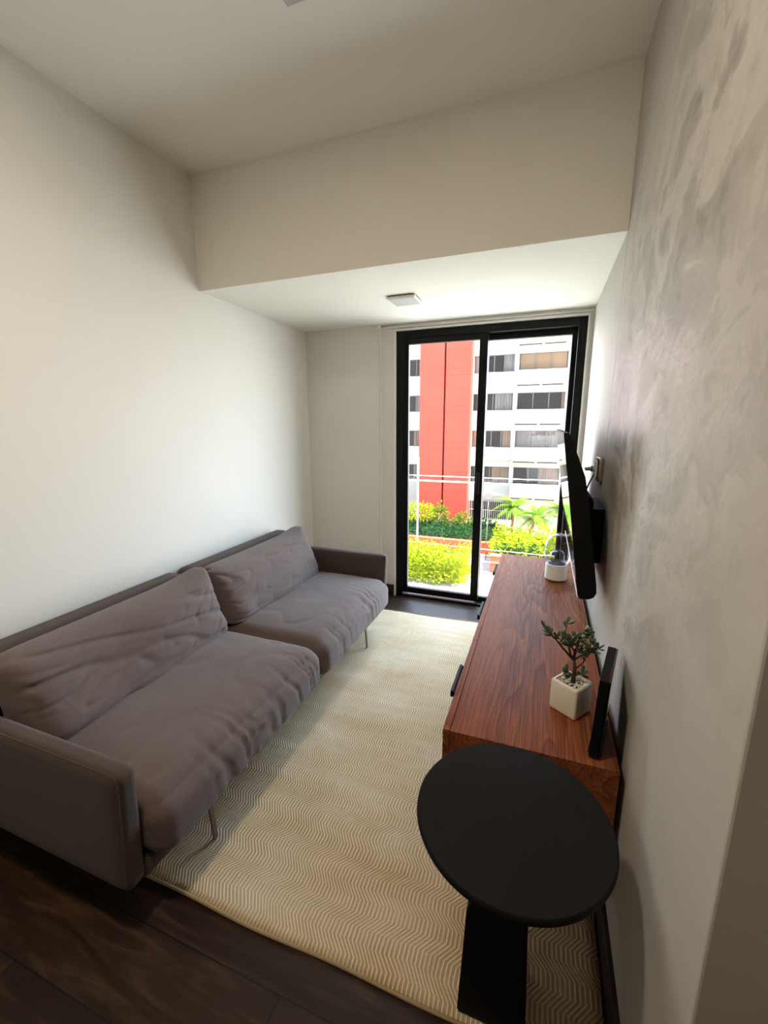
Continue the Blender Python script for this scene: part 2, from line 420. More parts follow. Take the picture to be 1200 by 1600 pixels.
# ================================================================ RUG
bm = BM(); nx, ny = 60, 90; rx0, rx1, ry0, ry1 = -1.62, 0.243, 0.803, 3.05
grid = []
for j in range(ny+1):
    row = []
    for i in range(nx+1):
        fx, fy = i/nx, j/ny
        wob = 0.004*math.sin(fx*9+1.0)+0.0025*math.sin(fx*23)
        y = ry0 + (ry1-ry0)*fy + wob*(abs(2*fy-1)**3) + (0.03*fx)*(fy**6)
        x = rx0+(rx1-rx0)*fx
        e = min(fx*(rx1-rx0), (1-fx)*(rx1-rx0), fy*(ry1-ry0), (1-fy)*(ry1-ry0))
        z = 0.010*min(1, 0.35+e/0.02) + 0.0008*noise.noise(Vector((x*6, y*6, 0)))
        row.append(bm.verts.new((x, y, z)))
    grid.append(row)
for j in range(ny):
    for i in range(nx): bm.faces.new((grid[j][i], grid[j][i+1], grid[j+1][i+1], grid[j+1][i]))
bd = [e for e in bm.edges if e.is_boundary]
r = bmesh.ops.extrude_edge_only(bm, edges=bd)
for v in [g for g in r['geom'] if isinstance(g, bmesh.types.BMVert)]: v.co.z = 0.0005
rug = thing('rug', (0, 0, 0), 'large flat woven cream and tan chevron rug under the sofa and side table', 'rug')
obj('woven_field', bm, M_rug, rug, smooth=True)
M_bind = plain('tan_rug_binding', srgb(150, 126, 92), 0.95, var=0.2, scale=90)
for j in (0, ny):
    bm = BM(); pts = []
    for i in range(nx+1):
        fx = i/nx; fy = j/ny
        wob = 0.004*math.sin(fx*9+1.0)+0.0025*math.sin(fx*23)
        pts.append((rx0+(rx1-rx0)*fx, ry0+(ry1-ry0)*fy+wob+(0.03*fx)*(fy**6), 0.0055))
    tube(bm, pts, 0.005, 6); obj('bound_edge', bm, M_bind, rug, smooth=True)

# ================================================================ SOFA
SY0, SY1, SMID = 0.650, 2.802, 1.722
sofa = thing('sofa', (-1.45, 1.72, 0), 'low taupe grey two-cushion fabric sofa on thin steel legs against the left wall', 'sofa')
# legs
for (lx, ly) in ((-1.045, 0.985), (-1.045, 2.43), (-1.85, 0.985), (-1.85, 2.43)):
    zf = 0.011 if lx > -1.6 else 0.001
    bm = BM(); s = 1 if lx > -1.5 else -1
    vs = box(bm, lx-0.004, lx+0.004, ly-0.010, ly+0.010, zf, 0.160, 0.002)
    for v in vs:
        v.co.x += s*0.012*(1-(v.co.z/0.16))
    box(bm, lx-0.03, lx+0.008, ly-0.018, ly+0.018, 0.150, 0.158, 0.001)
    obj('leg', bm, M_legm, sofa)
# under-frame
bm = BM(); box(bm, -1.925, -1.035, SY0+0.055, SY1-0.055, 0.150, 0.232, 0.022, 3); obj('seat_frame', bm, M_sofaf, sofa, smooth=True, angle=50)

def rbox_bm(x0, x1, y0, y1, z0, z1, r, n=14, fn=None):
    """rounded box from a subdivided cube; fn may displace each vertex (given unit coords)"""
    bm = BM(); bmesh.ops.create_cube(bm, size=2)
    bmesh.ops.subdivide_edges(bm, edges=bm.edges, cuts=n, use_grid_fill=True)
    hx, hy, hz = (x1-x0)/2, (y1-y0)/2, (z1-z0)/2; c = Vector(((x0+x1)/2, (y0+y1)/2, (z0+z1)/2))
    for v in bm.verts:
        u = v.co.copy()
        # ease the parameter towards edges so that corners get more vertices
        e = Vector([math.copysign(abs(a)**0.8, a) for a in u])
        p = Vector((e.x*hx, e.y*hy, e.z*hz))
        core = Vector([max(-(h-rr), min(h-rr, a)) for a, h, rr in zip(p, (hx, hy, hz), (min(r, hx), min(r, hy), min(r, hz)))])
        d = p-core
        if d.length > 1e-9:
            m = max(abs(d.x)/min(r, hx), abs(d.y)/min(r, hy), abs(d.z)/min(r, hz))
            d = d.normalized()*m*min(r, hx, hy, hz) if d.length > 0 else d
        v.co = c+core+d
        if fn: v.co += fn(u, v.co)
    return bm

# arms: flat rounded panels with a seam along each outer edge
for (ya, yb, out) in ((SY0, SY0+0.068, -1), (SY1-0.068, SY1, 1)):
    bm = rbox_bm(-1.925, -0.985, ya, yb, 0.165, 0.572, 0.026, 18)
    for v in bm.verts:
        if v.co.x > -1.4: v.co.x -= 0.026 + 0.022*(0.572-v.co.z)/0.4
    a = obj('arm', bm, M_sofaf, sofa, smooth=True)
    bm = BM(); yo = (ya if out < 0 else yb) - out*0.0085
    tube(bm, [(-1.90, yo, 0.5650), (-1.055, yo, 0.5650), (-1.031, yo, 0.560), (-1.0195, yo, 0.545), (-1.040, yo, 0.20), (-1.052, yo, 0.178)], 0.0022, 6)
    obj('piping', bm, M_sofaf, a, smooth=True)
# backs: two upholstered panels
for (ya, yb) in ((SY0+0.05, SMID-0.006), (SMID+0.006, SY1-0.05)):
    bm = rbox_bm(-1.935, -1.795, ya, yb, 0.165, 0.700, 0.045, 18)
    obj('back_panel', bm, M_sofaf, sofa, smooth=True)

def fold_noise(p, seed):
    return noise.noise(Vector((p.x*3.1+seed, p.y*2.7, p.z*3.3)))

# seat cushions
def ridge(x, y, z):
    return 1-abs(noise.noise(Vector((x, y, z))))*2
for (ya, yb, sd_) in ((SY0+0.072, SMID-0.002, 1.3), (SMID+0.002, SY1-0.072, 7.7)):
    def fn(u, p, sd_=sd_, ya=ya, yb=yb):
        d = Vector((0, 0, 0))
        if u.z > 0: d.z += 0.032*(1-u.x**4)*(1-u.y**4)*u.z
        d.z += 0.009*fold_noise(p, sd_)*max(0, u.z)
        fr = max(0.0, u.x)
        # front lip swells, hangs over the frame and gathers in short creases
        d.x += 0.020*fr**3*(1-u.z**2)*(1-0.4*abs(u.y)**6)
        if u.z < 0: d.z -= 0.030*fr**6
        g = max(0, noise.noise(Vector((p.y*3.0, 1.0, sd_)))+0.25)
        cr = max(0, ridge(p.y*20+p.z*6, p.z*3+p.x*2.5, sd_)-0.62)*g*1.5
        d.x += -0.022*cr*fr**3
        d.z += -0.009*cr*max(0, u.z)*max(0, (u.x-0.35)/0.65)
        soft = max(0, ridge(p.y*3.2+p.x*2.2, p.x*5-p.y*1.3, sd_+3)-0.62)
        d.z -= 0.007*soft*max(0, u.z)
        return d
    bm = rbox_bm(-1.790, -0.984, ya, yb, 0.222, 0.405, 0.066, 84, fn)
    c = obj('seat_cushion', bm, M_sofa, sofa, smooth=True)

# loose back cushions (soft pillows leaning on the back panels, full and rounded with slumped folds)
def pillow(y0, y1, zb, h, seed, up0, up1, lean_x=-0.105, T=0.25):
    bm = BM(); na, nb = 150, 64
    L = y1-y0; yc = (y0+y1)/2
    for sgn in (1, -1):
        rows = []
        for j in range(nb+1):
            row = []
            for i in range(na+1):
                s = math.sin((-1+2*i/na)*math.pi/2); t = math.sin((-1+2*j/nb)*math.pi/2)
                th = T/2*((1-s**10)**0.5)*((1-t**6)**0.5)
                k = (t+1)/2
                th *= 1.12-0.38*k
                # upper corners stick out, waist of the short ends draws in
                y = yc + L/2*s*(1-0.03*(1-t*t)*abs(s)**3)
                z = zb + h*k
                z += (up1 if s > 0 else up0)*abs(s)**5*k**3 - 0.02*(1-s**4)*k**3
                rc = abs(s)**14*abs(t)**14                      # rounded corners
                y -= math.copysign(0.035*rc, s); z -= math.copysign(0.030*rc, t)
                x = lean_x*k + sgn*th
                if sgn > 0:
                    e = ((1-abs(s)**10)*(1-abs(t)**6))
                    soft = noise.noise(Vector((y*2.6+seed, z*5.0, seed*1.7)))
                    f1 = max(0, ridge(y*2.2+seed-z*3.0, z*10.0+y*2.2, seed)-0.66)             # long slanting folds
                    f2 = max(0, ridge(y*4.0-seed+z*7.0, z*19.0-y*5.0, seed+9)-0.68)
                    w1 = 0.35+0.65*abs(s)**1.5
                    x += (0.024*soft - 0.060*f1*w1 - 0.038*f2*w1*(1-k*0.3))*e
                row.append(bm.verts.new((x, y, z)))
            rows.append(row)
        for j in range(nb):
            for i in range(na):
                q = (rows[j][i], rows[j][i+1], rows[j+1][i+1], rows[j+1][i])
                bm.faces.new(q if sgn > 0 else q[::-1])
    bmesh.ops.remove_doubles(bm, verts=bm.verts, dist=0.0004)
    return bm
for (y0, y1, seed, e0, e1) in ((SY0+0.075, SMID-0.010, 2.1, -0.02, 0.030), (SMID-0.005, SY1-0.100, 5.4, -0.01, 0.030)):
    bm = pillow(y0, y1, 0.400, 0.345, seed, e0, e1)
    bmesh.ops.translate(bm, verts=bm.verts, vec=(-1.592, 0, 0))
    bc = obj('back_cushion', bm, M_sofa, sofa, smooth=True)

# ================================================================ CONSOLE
cy0, cy1, cz0, cz1, cxf, cxb = 1.108, 2.985, 0.215, 0.600, -0.206, 0.246
con = thing('media_console', (0.02, 2.05, cz0), 'long low walnut console with three flap fronts along the right wall', 'cabinet')
bm = BM()
box(bm, cxf, cxb, cy0, cy1, cz1-0.022, cz1, 0.0012)
box(bm, cxf, cxb, cy0, cy0+0.022, cz0, cz1-0.022, 0.001); box(bm, cxf, cxb, cy1-0.022, cy1, cz0, cz1-0.022, 0.001)
box(bm, cxf, cxb, cy0+0.022, cy1-0.022, cz0, cz0+0.022, 0.001); box(bm, cxb-0.01, cxb, cy0+0.022, cy1-0.022, cz0+0.022, cz1-0.022)
obj('body', bm, M_walnut, con)
bm = BM(); box(bm, cxb, XR-0.0005, cy0+0.10, cy1-0.10, cz0+0.06, cz0+0.12); obj('wall_bracket', bm, M_black, con)
w3 = (cy1-cy0)/3
splits = [cy0, 1.684, 2.367, cy1]
for i in range(3):
    a, b = splits[i]+0.0012, splits[i+1]-0.0012
    bm = BM(); box(bm, cxf-0.0225, cxf-0.0015, a, b, cz0, cz1, 0.0015)
    f = obj('front_panel', bm, M_walnut, con)
    c = (a+b)/2
    bm = BM(); box(bm, cxf-0.040, cxf-0.029, c-0.088, c+0.088, 0.572, 0.596, 0.002)
    box(bm, cxf-0.032, cxf-0.022, c-0.088, c-0.080, 0.580, 0.592); box(bm, cxf-0.032, cxf-0.022, c+0.080, c+0.088, 0.580, 0.592)
    obj('handle', bm, M_black, f)

# ================================================================ SIDE TABLE
tcx, tcy, tz = -0.012, 0.868, 0.620
tab = thing('side_table', (tcx, tcy, 0.0105), 'round matte black side table on a blocky pedestal at the console\'s near end', 'side table')
bm = BM()
prof = [(0.0001, tz-0.022), (0.205, tz-0.022), (0.2165, tz-0.018), (0.219, tz-0.010), (0.2185, tz-0.004), (0.215, tz), (0.0001, tz)]
lathe(bm, prof, tcx, tcy, 96); obj('tabletop', bm, M_matte, tab, smooth=True, angle=40)
def frust(bm, c0, h0, z0, c1, h1, z1):
    va = [bm.verts.new((c0[0]+sx*h0[0], c0[1]+sy*h0[1], z0)) for sx, sy in ((-1, -1), (1, -1), (1, 1), (-1, 1))]
    vb = [bm.verts.new((c1[0]+sx*h1[0], c1[1]+sy*h1[1], z1)) for sx, sy in ((-1, -1), (1, -1), (1, 1), (-1, 1))]
    bm.faces.new(va[::-1]); bm.faces.new(vb)
    for i in range(4): bm.faces.new((va[i], va[(i+1) % 4], vb[(i+1) % 4], vb[i]))
bm = BM(); frust(bm, (-0.030, 0.900), (0.084, 0.074), 0.0105, (-0.030, 0.897), (0.070, 0.071), 0.345)
frust(bm, (-0.030, 0.897), (0.070, 0.071), 0.345, (-0.022, 0.885), (0.030, 0.034), 0.43)
frust(bm, (-0.022, 0.885), (0.030, 0.034), 0.43, (-0.012, 0.868), (0.06, 0.06), tz-0.0225)
bmesh.ops.remove_doubles(bm, verts=bm.verts, dist=0.0005)
bmesh.ops.bevel(bm, geom=list(bm.edges), offset=0.003, segments=2, affect='EDGES')
obj('pedestal', bm, M_matte, tab)

# ================================================================ TELEVISION
# screen faces the sofa and tips downwards; built in its own frame, then leaned
tv = thing('television', (XR, 2.25, 1.10), 'large black television on a wall arm, tilted down over the console', 'television')
ty0, ty1 = 1.70, 2.80
zt, zbm = 1.466, 0.835
def lean(bm):
    for v in bm.verts:
        k = (zt - v.co.z)/(zt-zbm)
        v.co.x += 0.064 + 0.098*k
bm = BM(); prism_y(bm, [(0.002, zbm+0.002), (0.002, zt-0.002), (0.004, zt), (0.020, zt), (0.026, zt-0.02), (0.045, zt-0.09), (0.062, zt-0.16), (0.066, zt-0.24), (0.070, zbm+0.06), (0.068, zbm+0.03), (0.058, zbm+0.012), (0.040, zbm+0.003), (0.020, zbm)], ty0, ty1)
bmesh.ops.bevel(bm, geom=[e for e in bm.edges if abs(e.verts[0].co.y-e.verts[1].co.y) < 1e-6], offset=0.003, segments=2, affect='EDGES')
lean(bm); obj('casing', bm, M_tvb, tv, smooth=True, angle=35)
bm = BM(); box(bm, 0.0005, 0.0025, ty0+0.006, ty1-0.006, zbm+0.012, zt-0.005); lean(bm); obj('screen', bm, M_gloss, tv)
bm = BM(); box(bm, -0.0015, 0.004, ty0, ty1, zbm, zbm+0.010, 0.001); lean(bm); obj('lower_trim', bm, M_alu, tv)
bm = BM()
box(bm, 0.160, 0.215, 1.93, 2.44, 0.88, 1.20, 0.03, 4)
obj('mount_housing', bm, M_tvb, tv, smooth=True, angle=40)
bm = BM(); box(bm, 0.21, XR-0.0005, 1.98, 2.30, 0.90, 1.14, 0.004); obj('wall_bracket', bm, M_black, tv)

# wall outlet with plug
out = thing('wall_outlet', (XR, 2.225, 1.285), 'nickel wall outlet on the grey plaster wall behind the television', 'outlet')
bm = BM(); box(bm, XR-0.026, XR-0.0003, 2.165, 2.285, 1.235, 1.345, 0.008, 3); obj('cover_plate', bm, M_chrome, out, smooth=True, angle=40)
bm = BM(); box(bm, XR-0.031, XR-0.0255, 2.190, 2.260, 1.255, 1.325, 0.002); obj('socket', bm, M_white, out)
plug = thing('power_plug', (XR-0.014, 2.215, 1.285), 'pale power plug with a black cable in the outlet behind the television', 'plug')
bm = BM(); tube(bm, [(XR-0.0315, 2.225, 1.290), (XR-0.045, 2.222, 1.290), (XR-0.049, 2.222, 1.290), (XR-0.072, 2.215, 1.289)], [0.015, 0.015, 0.010, 0.008], 14); obj('plug_body', bm, M_chrome, plug, smooth=True, angle=50)
bm = BM(); tube(bm, [(XR-0.0315, 2.225, 1.262), (XR-0.040, 2.222, 1.245), (XR-0.052, 2.218, 1.215), (XR-0.066, 2.21, 1.17), (XR-0.075, 2.20, 1.13)], 0.0035, 8); obj('cable', bm, M_tvb, plug, smooth=True)

# ================================================================ BLACK UPRIGHT BOX
mp_ = thing('media_player', (0.2, 1.24, cz1), 'slim black box standing upright on the console beside the cream plant pot', 'electronics')
d = Vector((0.045, 0.203, 0)).normalized(); n_ = Vector((d.y, -d.x, 0))
def orient(bm):
    for v in bm.verts:
        l = v.co.copy(); v.co = Vector((0.171, 1.135, 0)) + d*l.y + n_*l.x + Vector((0, 0, l.z))
    for v in bm.verts: v.co.x += 0.008*((v.co.z-cz1)/0.24)
bm = BM(); box(bm, 0, 0.021, 0, 0.207, cz1+0.004, 0.839, 0.0015); orient(bm); obj('casing', bm, M_tvb, mp_)
bm = BM(); box(bm, 0.021, 0.0275, 0.0008, 0.2062, cz1+0.006, 0.8378, 0.001); orient(bm); obj('side_panel', bm, M_gloss, mp_)
bm = BM(); box(bm, -0.004, 0.032, 0.02, 0.187, cz1+0.0003, cz1+0.006, 0.001); orient(bm); obj('foot', bm, M_tvb, mp_)

# ================================================================ DOME ORNAMENT
dx, dy_ = 0.117, 2.575
dome = thing('glass_dome_ornament', (dx, dy_, cz1), 'small white cylinder with a clear glass dome at the console\'s window end', 'ornament')
bm = BM(); lathe(bm, [(0.0001, cz1+0.004), (0.054, cz1+0.004), (0.0615, cz1+0.010), (0.0615, cz1+0.092), (0.060, cz1+0.098), (0.052, cz1+0.100), (0.050, cz1+0.096), (0.0001, cz1+0.096)], dx, dy_, 48); b_ = obj('base', bm, M_white, dome, smooth=True, angle=40)
bm = BM(); lathe(bm, [(0.0001, cz1+0.0003), (0.055, cz1+0.0003), (0.055, cz1+0.005), (0.0001, cz1+0.005)], dx, dy_, 32); obj('foot_ring', bm, M_black, b_)
bm = BM(); lathe(bm, [(0.0001, cz1+0.0965), (0.046, cz1+0.0965), (0.046, cz1+0.103), (0.010, cz1+0.106), (0.0001, cz1+0.106)], dx, dy_, 40); obj('top_plate', bm, plain('grey_top_plate', srgb(84, 84, 84), 0.35, metal=0.6), b_, smooth=True, angle=40)
M_dome = glass_mat('clear_dome', (0.90, 0.91, 0.92, 1), 1.5)
def shell(prof, th): return prof + [(max(0.0001, r-th), z-(th*0.6 if r < 0.03 else 0)) for r, z in prof[::-1]]
pr = [(0.058, cz1+0.098), (0.070, cz1+0.115), (0.0755, cz1+0.140), (0.075, cz1+0.175), (0.071, cz1+0.215), (0.062, cz1+0.245), (0.047, cz1+0.266), (0.026, cz1+0.276), (0.0001, cz1+0.279)]
bm = BM(); lathe(bm, shell(pr, 0.003), dx, dy_, 64, False); obj('outer_dome', bm, M_dome, dome, smooth=True)
pr = [(0.036, cz1+0.106), (0.040, cz1+0.120), (0.041, cz1+0.140), (0.037, cz1+0.160), (0.026, cz1+0.174), (0.0001, cz1+0.179)]
bm = BM(); lathe(bm, shell(pr, 0.003), dx, dy_, 48, False); obj('inner_bulb', bm, glass_mat('frosted_inner_bulb', (0.78, 0.79, 0.82, 1), 1.6, 0.15), dome, smooth=True)

# ================================================================ JADE PLANT
px_, py_ = 0.134, 1.340
plant = thing('potted_jade_plant', (px_, py_, cz1), 'small jade plant in a square cream pot filled with white pebbles', 'potted plant')
RZ = Matrix.Rotation(math.radians(-35), 3, 'Z')
def rz(bm):
    bmesh.ops.rotate(bm, verts=bm.verts, cent=(px_, py_, 0), matrix=RZ)
    return bm
h = 0.0455; zt_ = cz1+0.103
bm = BM()
vs = box(bm, px_-h, px_+h, py_-h, py_+h, cz1+0.0003, zt_, 0.007, 3)
top = [f for f in bm.faces if f.normal.z > 0.99 and f.calc_center_median().z > zt_-0.001]
r = bmesh.ops.inset_region(bm, faces=top, thickness=0.0035, depth=0)
top = [f for f in bm.faces if f.normal.z > 0.99 and abs(f.calc_center_median().x-px_) < 0.002 and f.calc_center_median().z > zt_-0.001 and f.calc_area() > 0.002]
r = bmesh.ops.extrude_face_region(bm, geom=top)
bmesh.ops.translate(bm, verts=[v for v in r['geom'] if isinstance(v, bmesh.types.BMVert)], vec=(0, 0, -0.022))
bmesh.ops.delete(bm, geom=top, context='FACES')
obj('pot', rz(bm), M_ceramic, plant, smooth=True, angle=35)
bm = BM(); box(bm, px_-h+0.004, px_+h-0.004, py_-h+0.004, py_+h-0.004, zt_-0.02, zt_-0.010); obj('soil', rz(bm), plain('dark_soil', srgb(44, 34, 28), 0.95, var=0.4, scale=200), plant)
rnd = random.Random(3); bm = BM()
for i in range(230):
    a, b = rnd.uniform(-0.038, 0.038), rnd.uniform(-0.038, 0.038)
    q = bmesh.ops.create_icosphere(bm, subdivisions=1, radius=1)['verts']
    s = Vector((rnd.uniform(.0025, .0052), rnd.uniform(.0025, .0048), rnd.uniform(.0018, .003)))
    mm = Matrix.Rotation(rnd.uniform(0, 6.3), 3, 'Z') @ Matrix.Rotation(rnd.uniform(-.5, .5), 3, 'X')
    cc = Vector((px_+a, py_+b, zt_-0.0095+rnd.uniform(0, 0.004)))
    for v in q: v.co = cc + mm @ Vector((v.co.x*s.x, v.co.y*s.y, v.co.z*s.z))
def pebble_mat():
    k = NT('white_pebbles'); n = k.noise(k.coord(), 120, 2)
    k.set(**{'Base Color': k.ramp(n, [(0.32, srgb(92, 78, 64)), (0.45, srgb(200, 188, 170)), (0.6, srgb(232, 226, 214))]), 'Roughness': 0.7}); return k.m
pb = obj('pebbles', rz(bm), pebble_mat(), plant, smooth=True); pb['kind'] = 'stuff'
M_bark = plain('brown_jade_bark', srgb(74, 54, 40), 0.8, var=0.3, scale=80, bump=0.4, bscale=200)
M_jade = plain('jade_green_leaf', srgb(62, 84, 52), 0.28, var=0.35, scale=30, spec=0.6)
stems = BM(); leaves = BM()
tb = Vector((px_+0.004, py_-0.004, zt_-0.014))
def leaf(p, dr, size, roll_):
    dr = dr.normalized(); a = Vector((0, 0, 1)) if abs(dr.z) < .9 else Vector((1, 0, 0))
    sd2 = dr.cross(a).normalized(); nm = sd2.cross(dr)
    q = bmesh.ops.create_uvsphere(leaves, u_segments=10, v_segments=7, radius=1)['verts']
    ca, sa = math.cos(roll_), math.sin(roll_)
    s2, n2 = sd2*ca+nm*sa, -sd2*sa+nm*ca
    for v in q:
        x, y, z = v.co
        wv = 0.62*(0.75+0.35*x)
        v.co = p + dr*(size*(x+1)*0.95) + s2*(size*wv*y) + n2*(size*(0.20*z - 0.12*y*y + 0.08*x*x))
def branch(p, dr, L, r0, depth, rn):
    pts = [p]; dcur = dr.normalized(); n = 5
    for i in range(n):
        dcur = (dcur + Vector((rn.uniform(-.22, .22), rn.uniform(-.22, .22), rn.uniform(-.05, .22)))).normalized()
        pts.append(pts[-1] + dcur*L/n)
    tube(stems, pts, [r0*(1-0.45*i/n) for i in range(n+1)], 7)
    if depth == 0:
        for i in (2, 3, 4, 5):
            for s in (-1, 1):
                sdv = dcur.cross(Vector((0, 0, 1)))
                if sdv.length < 0.1: sdv = Vector((1, 0, 0))
                sdv = Matrix.Rotation(rn.uniform(0, 3.1), 3, dcur) @ sdv.normalized()
                if rn.random() < 0.72: leaf(pts[i], sdv*s+dcur*0.6+Vector((0, 0, rn.uniform(-.1, .5))), rn.uniform(0.0105, 0.0150), rn.uniform(-.7, .7))
        leaf(pts[-1], dcur, 0.013, rn.uniform(-1, 1))
    else:
        k = 3 if depth == 1 else 4
        for i in range(k):
            ang = rn.uniform(0, 6.28)+i*6.28/k
            dd = (dcur*0.6 + Vector((math.cos(ang), math.sin(ang), 0.35))*0.8)
            branch(pts[-1-rn.randint(0, 1)], dd, L*rn.uniform(.60, .80), r0*.55, depth-1, rn)
rn = random.Random(11)
trunk = [tb, tb+Vector((-.001, 0.002, .03)), tb+Vector((0.0, 0.006, .055)), tb+Vector((-.004, 0.010, .08))]
tube(stems, trunk, [0.0075, 0.0062, 0.0056, 0.005], 9)
branch(trunk[3], Vector((-0.95, -0.1, 0.70)), 0.088, 0.0042, 1, rn)
branch(trunk[3], Vector((0.25, 0.35, 0.85)), 0.058, 0.0042, 1, rn)
branch(trunk[3], Vector((0.55, -0.25, 0.75)), 0.056, 0.004, 1, rn)
branch(trunk[2], Vector((0.80, 0.1, 0.45)), 0.050, 0.0035, 1, rn)
branch(trunk[3], Vector((-0.25, -0.35, 0.8)), 0.050, 0.0035, 1, rn)
branch(trunk[1], Vector((0.8, -0.2, 0.5)), 0.030, 0.0028, 0, rn)
branch(trunk[3], Vector((-0.45, 0.4, 0.85)), 0.060, 0.0036, 1, rn)
branch(trunk[1], Vector((-0.8, -0.1, 0.4)), 0.022, 0.0016, 0, rn)
obj('trunk', stems, M_bark, plant, smooth=True)
obj('foliage', leaves, M_jade, plant, smooth=True)

# ================================================================ OUTSIDE
M_pave = plain('pale_pavement', srgb(196, 190, 176), 0.9, var=0.08, scale=1.5)
M_road = plain('grey_street', srgb(140, 136, 130), 0.9, var=0.1, scale=1.0)
bm = BM(); box(bm, -40, 34, 3.6, 70, GZ-0.3, GZ); g_ = struct('ground', bm, M_pave)
bm = BM(); box(bm, -40, 34, 23.6, 26.5, GZ, GZ+0.02); struct('road', bm, M_road)

M_bwhite = plain('white_render', srgb(196, 196, 193), 0.85, var=0.03, scale=0.6)
def tower_mat():
    k = NT('coral_red_render'); co = k.coord()
    tc = k.n('ShaderNodeTexCoord'); sx = k.n('ShaderNodeSeparateXYZ'); k.l(tc.outputs['Object'], sx.inputs[0])
    f = k.math('FRACT', k.math('MULTIPLY', k.math('ADD', sx.outputs[2], 0.05), 1/2.84))
    j = k.math('ADD', k.math('COMPARE', f, 0.30, 0.007), k.math('COMPARE', f, 0.47, 0.007))
    c = k.mix(k.noise(co, 0.5, 4), srgb(206, 66, 54), srgb(214, 76, 62))
    c = k.mix(k.math('MULTIPLY', j, 0.5), c, srgb(150, 40, 38))
    return k.set(**{'Base Color': c, 'Roughness': 0.85})
M_bred = tower_mat()
M_joint = plain('dark_red_joint', srgb(84, 22, 24), 0.9)
M_coral = plain('coral_planter_render', srgb(214, 84, 54), 0.85, var=0.05, scale=0.7)
M_bframe = plain('grey_window_frame', srgb(120, 116, 112), 0.5)
M_bdark = plain('dark_room_interior', srgb(74, 64, 58), 0.9, var=0.3, scale=1.2)
M_bglass = glass_mat('building_glass', (0.78, 0.76, 0.76, 1), 1.5)
M_curt = [plain('beige_curtain', srgb(222, 196, 168), 0.9, var=0.1), plain('grey_curtain', srgb(206, 204, 204), 0.9, var=0.1), plain('rose_curtain', srgb(214, 184, 172), 0.9, var=0.12), plain('tan_blind', srgb(236, 200, 156), 0.85, var=0.06)]

bld = thing('apartment_building', (-4, 35, GZ), 'white apartment block with a coral red tower across the street', 'building')
FY = 35.0; FH = 2.84; Z0 = 5.33   # sill of the top visible floor
sills = [Z0-FH*i for i in range(-4, 4)]
TOPZ = Z0+FH*5; BOTZ = GZ
WH = 1.32
bays = [(-13.6, -12.4, 2), (-11.4, -9.62, 3), (-5.50, -2.46, 4), (-2.14, 1.25, 3), (1.45, 4.6, 3)]
# wall made of bands between windows plus piers; interior block behind
bm = BM()
xs0, xs1 = -14.0, 4.9
def band(z0, z1): box(bm, xs0, xs1, FY, FY+0.35, z0, z1)
edges = [BOTZ] + sum([[s, s+WH] for s in sorted(sills)], []) + [TOPZ]
for a, b in zip(edges[0::2], edges[1::2]): band(a, b)
for s in sills:
    xs = [xs0] + sum([[a, b] for a, b, _ in bays], []) + [xs1]
    for a, b in zip(xs[0::2], xs[1::2]): box(bm, a, b, FY, FY+0.35, s, s+WH)
box(bm, xs0, xs0+0.3, FY+0.35, FY+8, BOTZ, TOPZ); box(bm, xs1-0.3, xs1, FY+0.35, FY+8, BOTZ, TOPZ)
box(bm, xs0, xs1, FY, FY+8, TOPZ, TOPZ+0.4)
obj('wall', bm, M_bwhite, bld)
bm = BM(); box(bm, xs0+0.3, xs1-0.3, FY+1.3, FY+1.5, BOTZ, TOPZ)
for s in sills: box(bm, xs0+0.3, xs1-0.3, FY+0.35, FY+1.3, s-0.25, s-0.15)
obj('inner_rooms', bm, M_bdark, bld)
# tower
bm = BM(); box(bm, -9.58, -7.66, FY-1.0, FY+0.2, BOTZ, TOPZ+1.5); box(bm, -7.50, -5.56, FY-1.0, FY+0.2, BOTZ, TOPZ+1.5)
tw = obj('tower', bm, M_bred, bld)
bm = BM(); box(bm, -7.66, -7.50, FY-0.85, FY+0.2, BOTZ, TOPZ+1.5)
obj('centre_groove', bm, M_joint, tw)
# spandrel balconies: projecting planter fronts under the wide bays
for s in sills:
    for (a, b, dpt) in ((-2.30, 1.32, 0.75), (1.40, 4.7, 0.45), (-4.35, -2.30, 0.30)):
        zz0, zz1 = (s-1.12, s+0.04) if dpt > 0.5 else (s-1.0, s+0.02)
        bm = BM(); box(bm, a, b, FY-dpt, FY+0.02, zz0, zz1, 0.02, 1)
        q = obj('balcony_front', bm, M_bwhite, bld)
        if dpt > 0.5:
            bm = BM(); mid = (a+b)/2
            box(bm, a+0.12, mid-0.08, FY-dpt-0.004, FY-dpt+0.01, zz0+0.02, zz0+0.13); box(bm, mid+0.08, b-0.30, FY-dpt-0.004, FY-dpt+0.01, zz0+0.02, zz0+0.13)
            obj('drain_slot', bm, M_bdark, q)
bm = BM(); box(bm, -2.46, -2.14, FY-0.12, FY+0.02, BOTZ+2.0, TOPZ); obj('pier', bm, M_bwhite, bld)
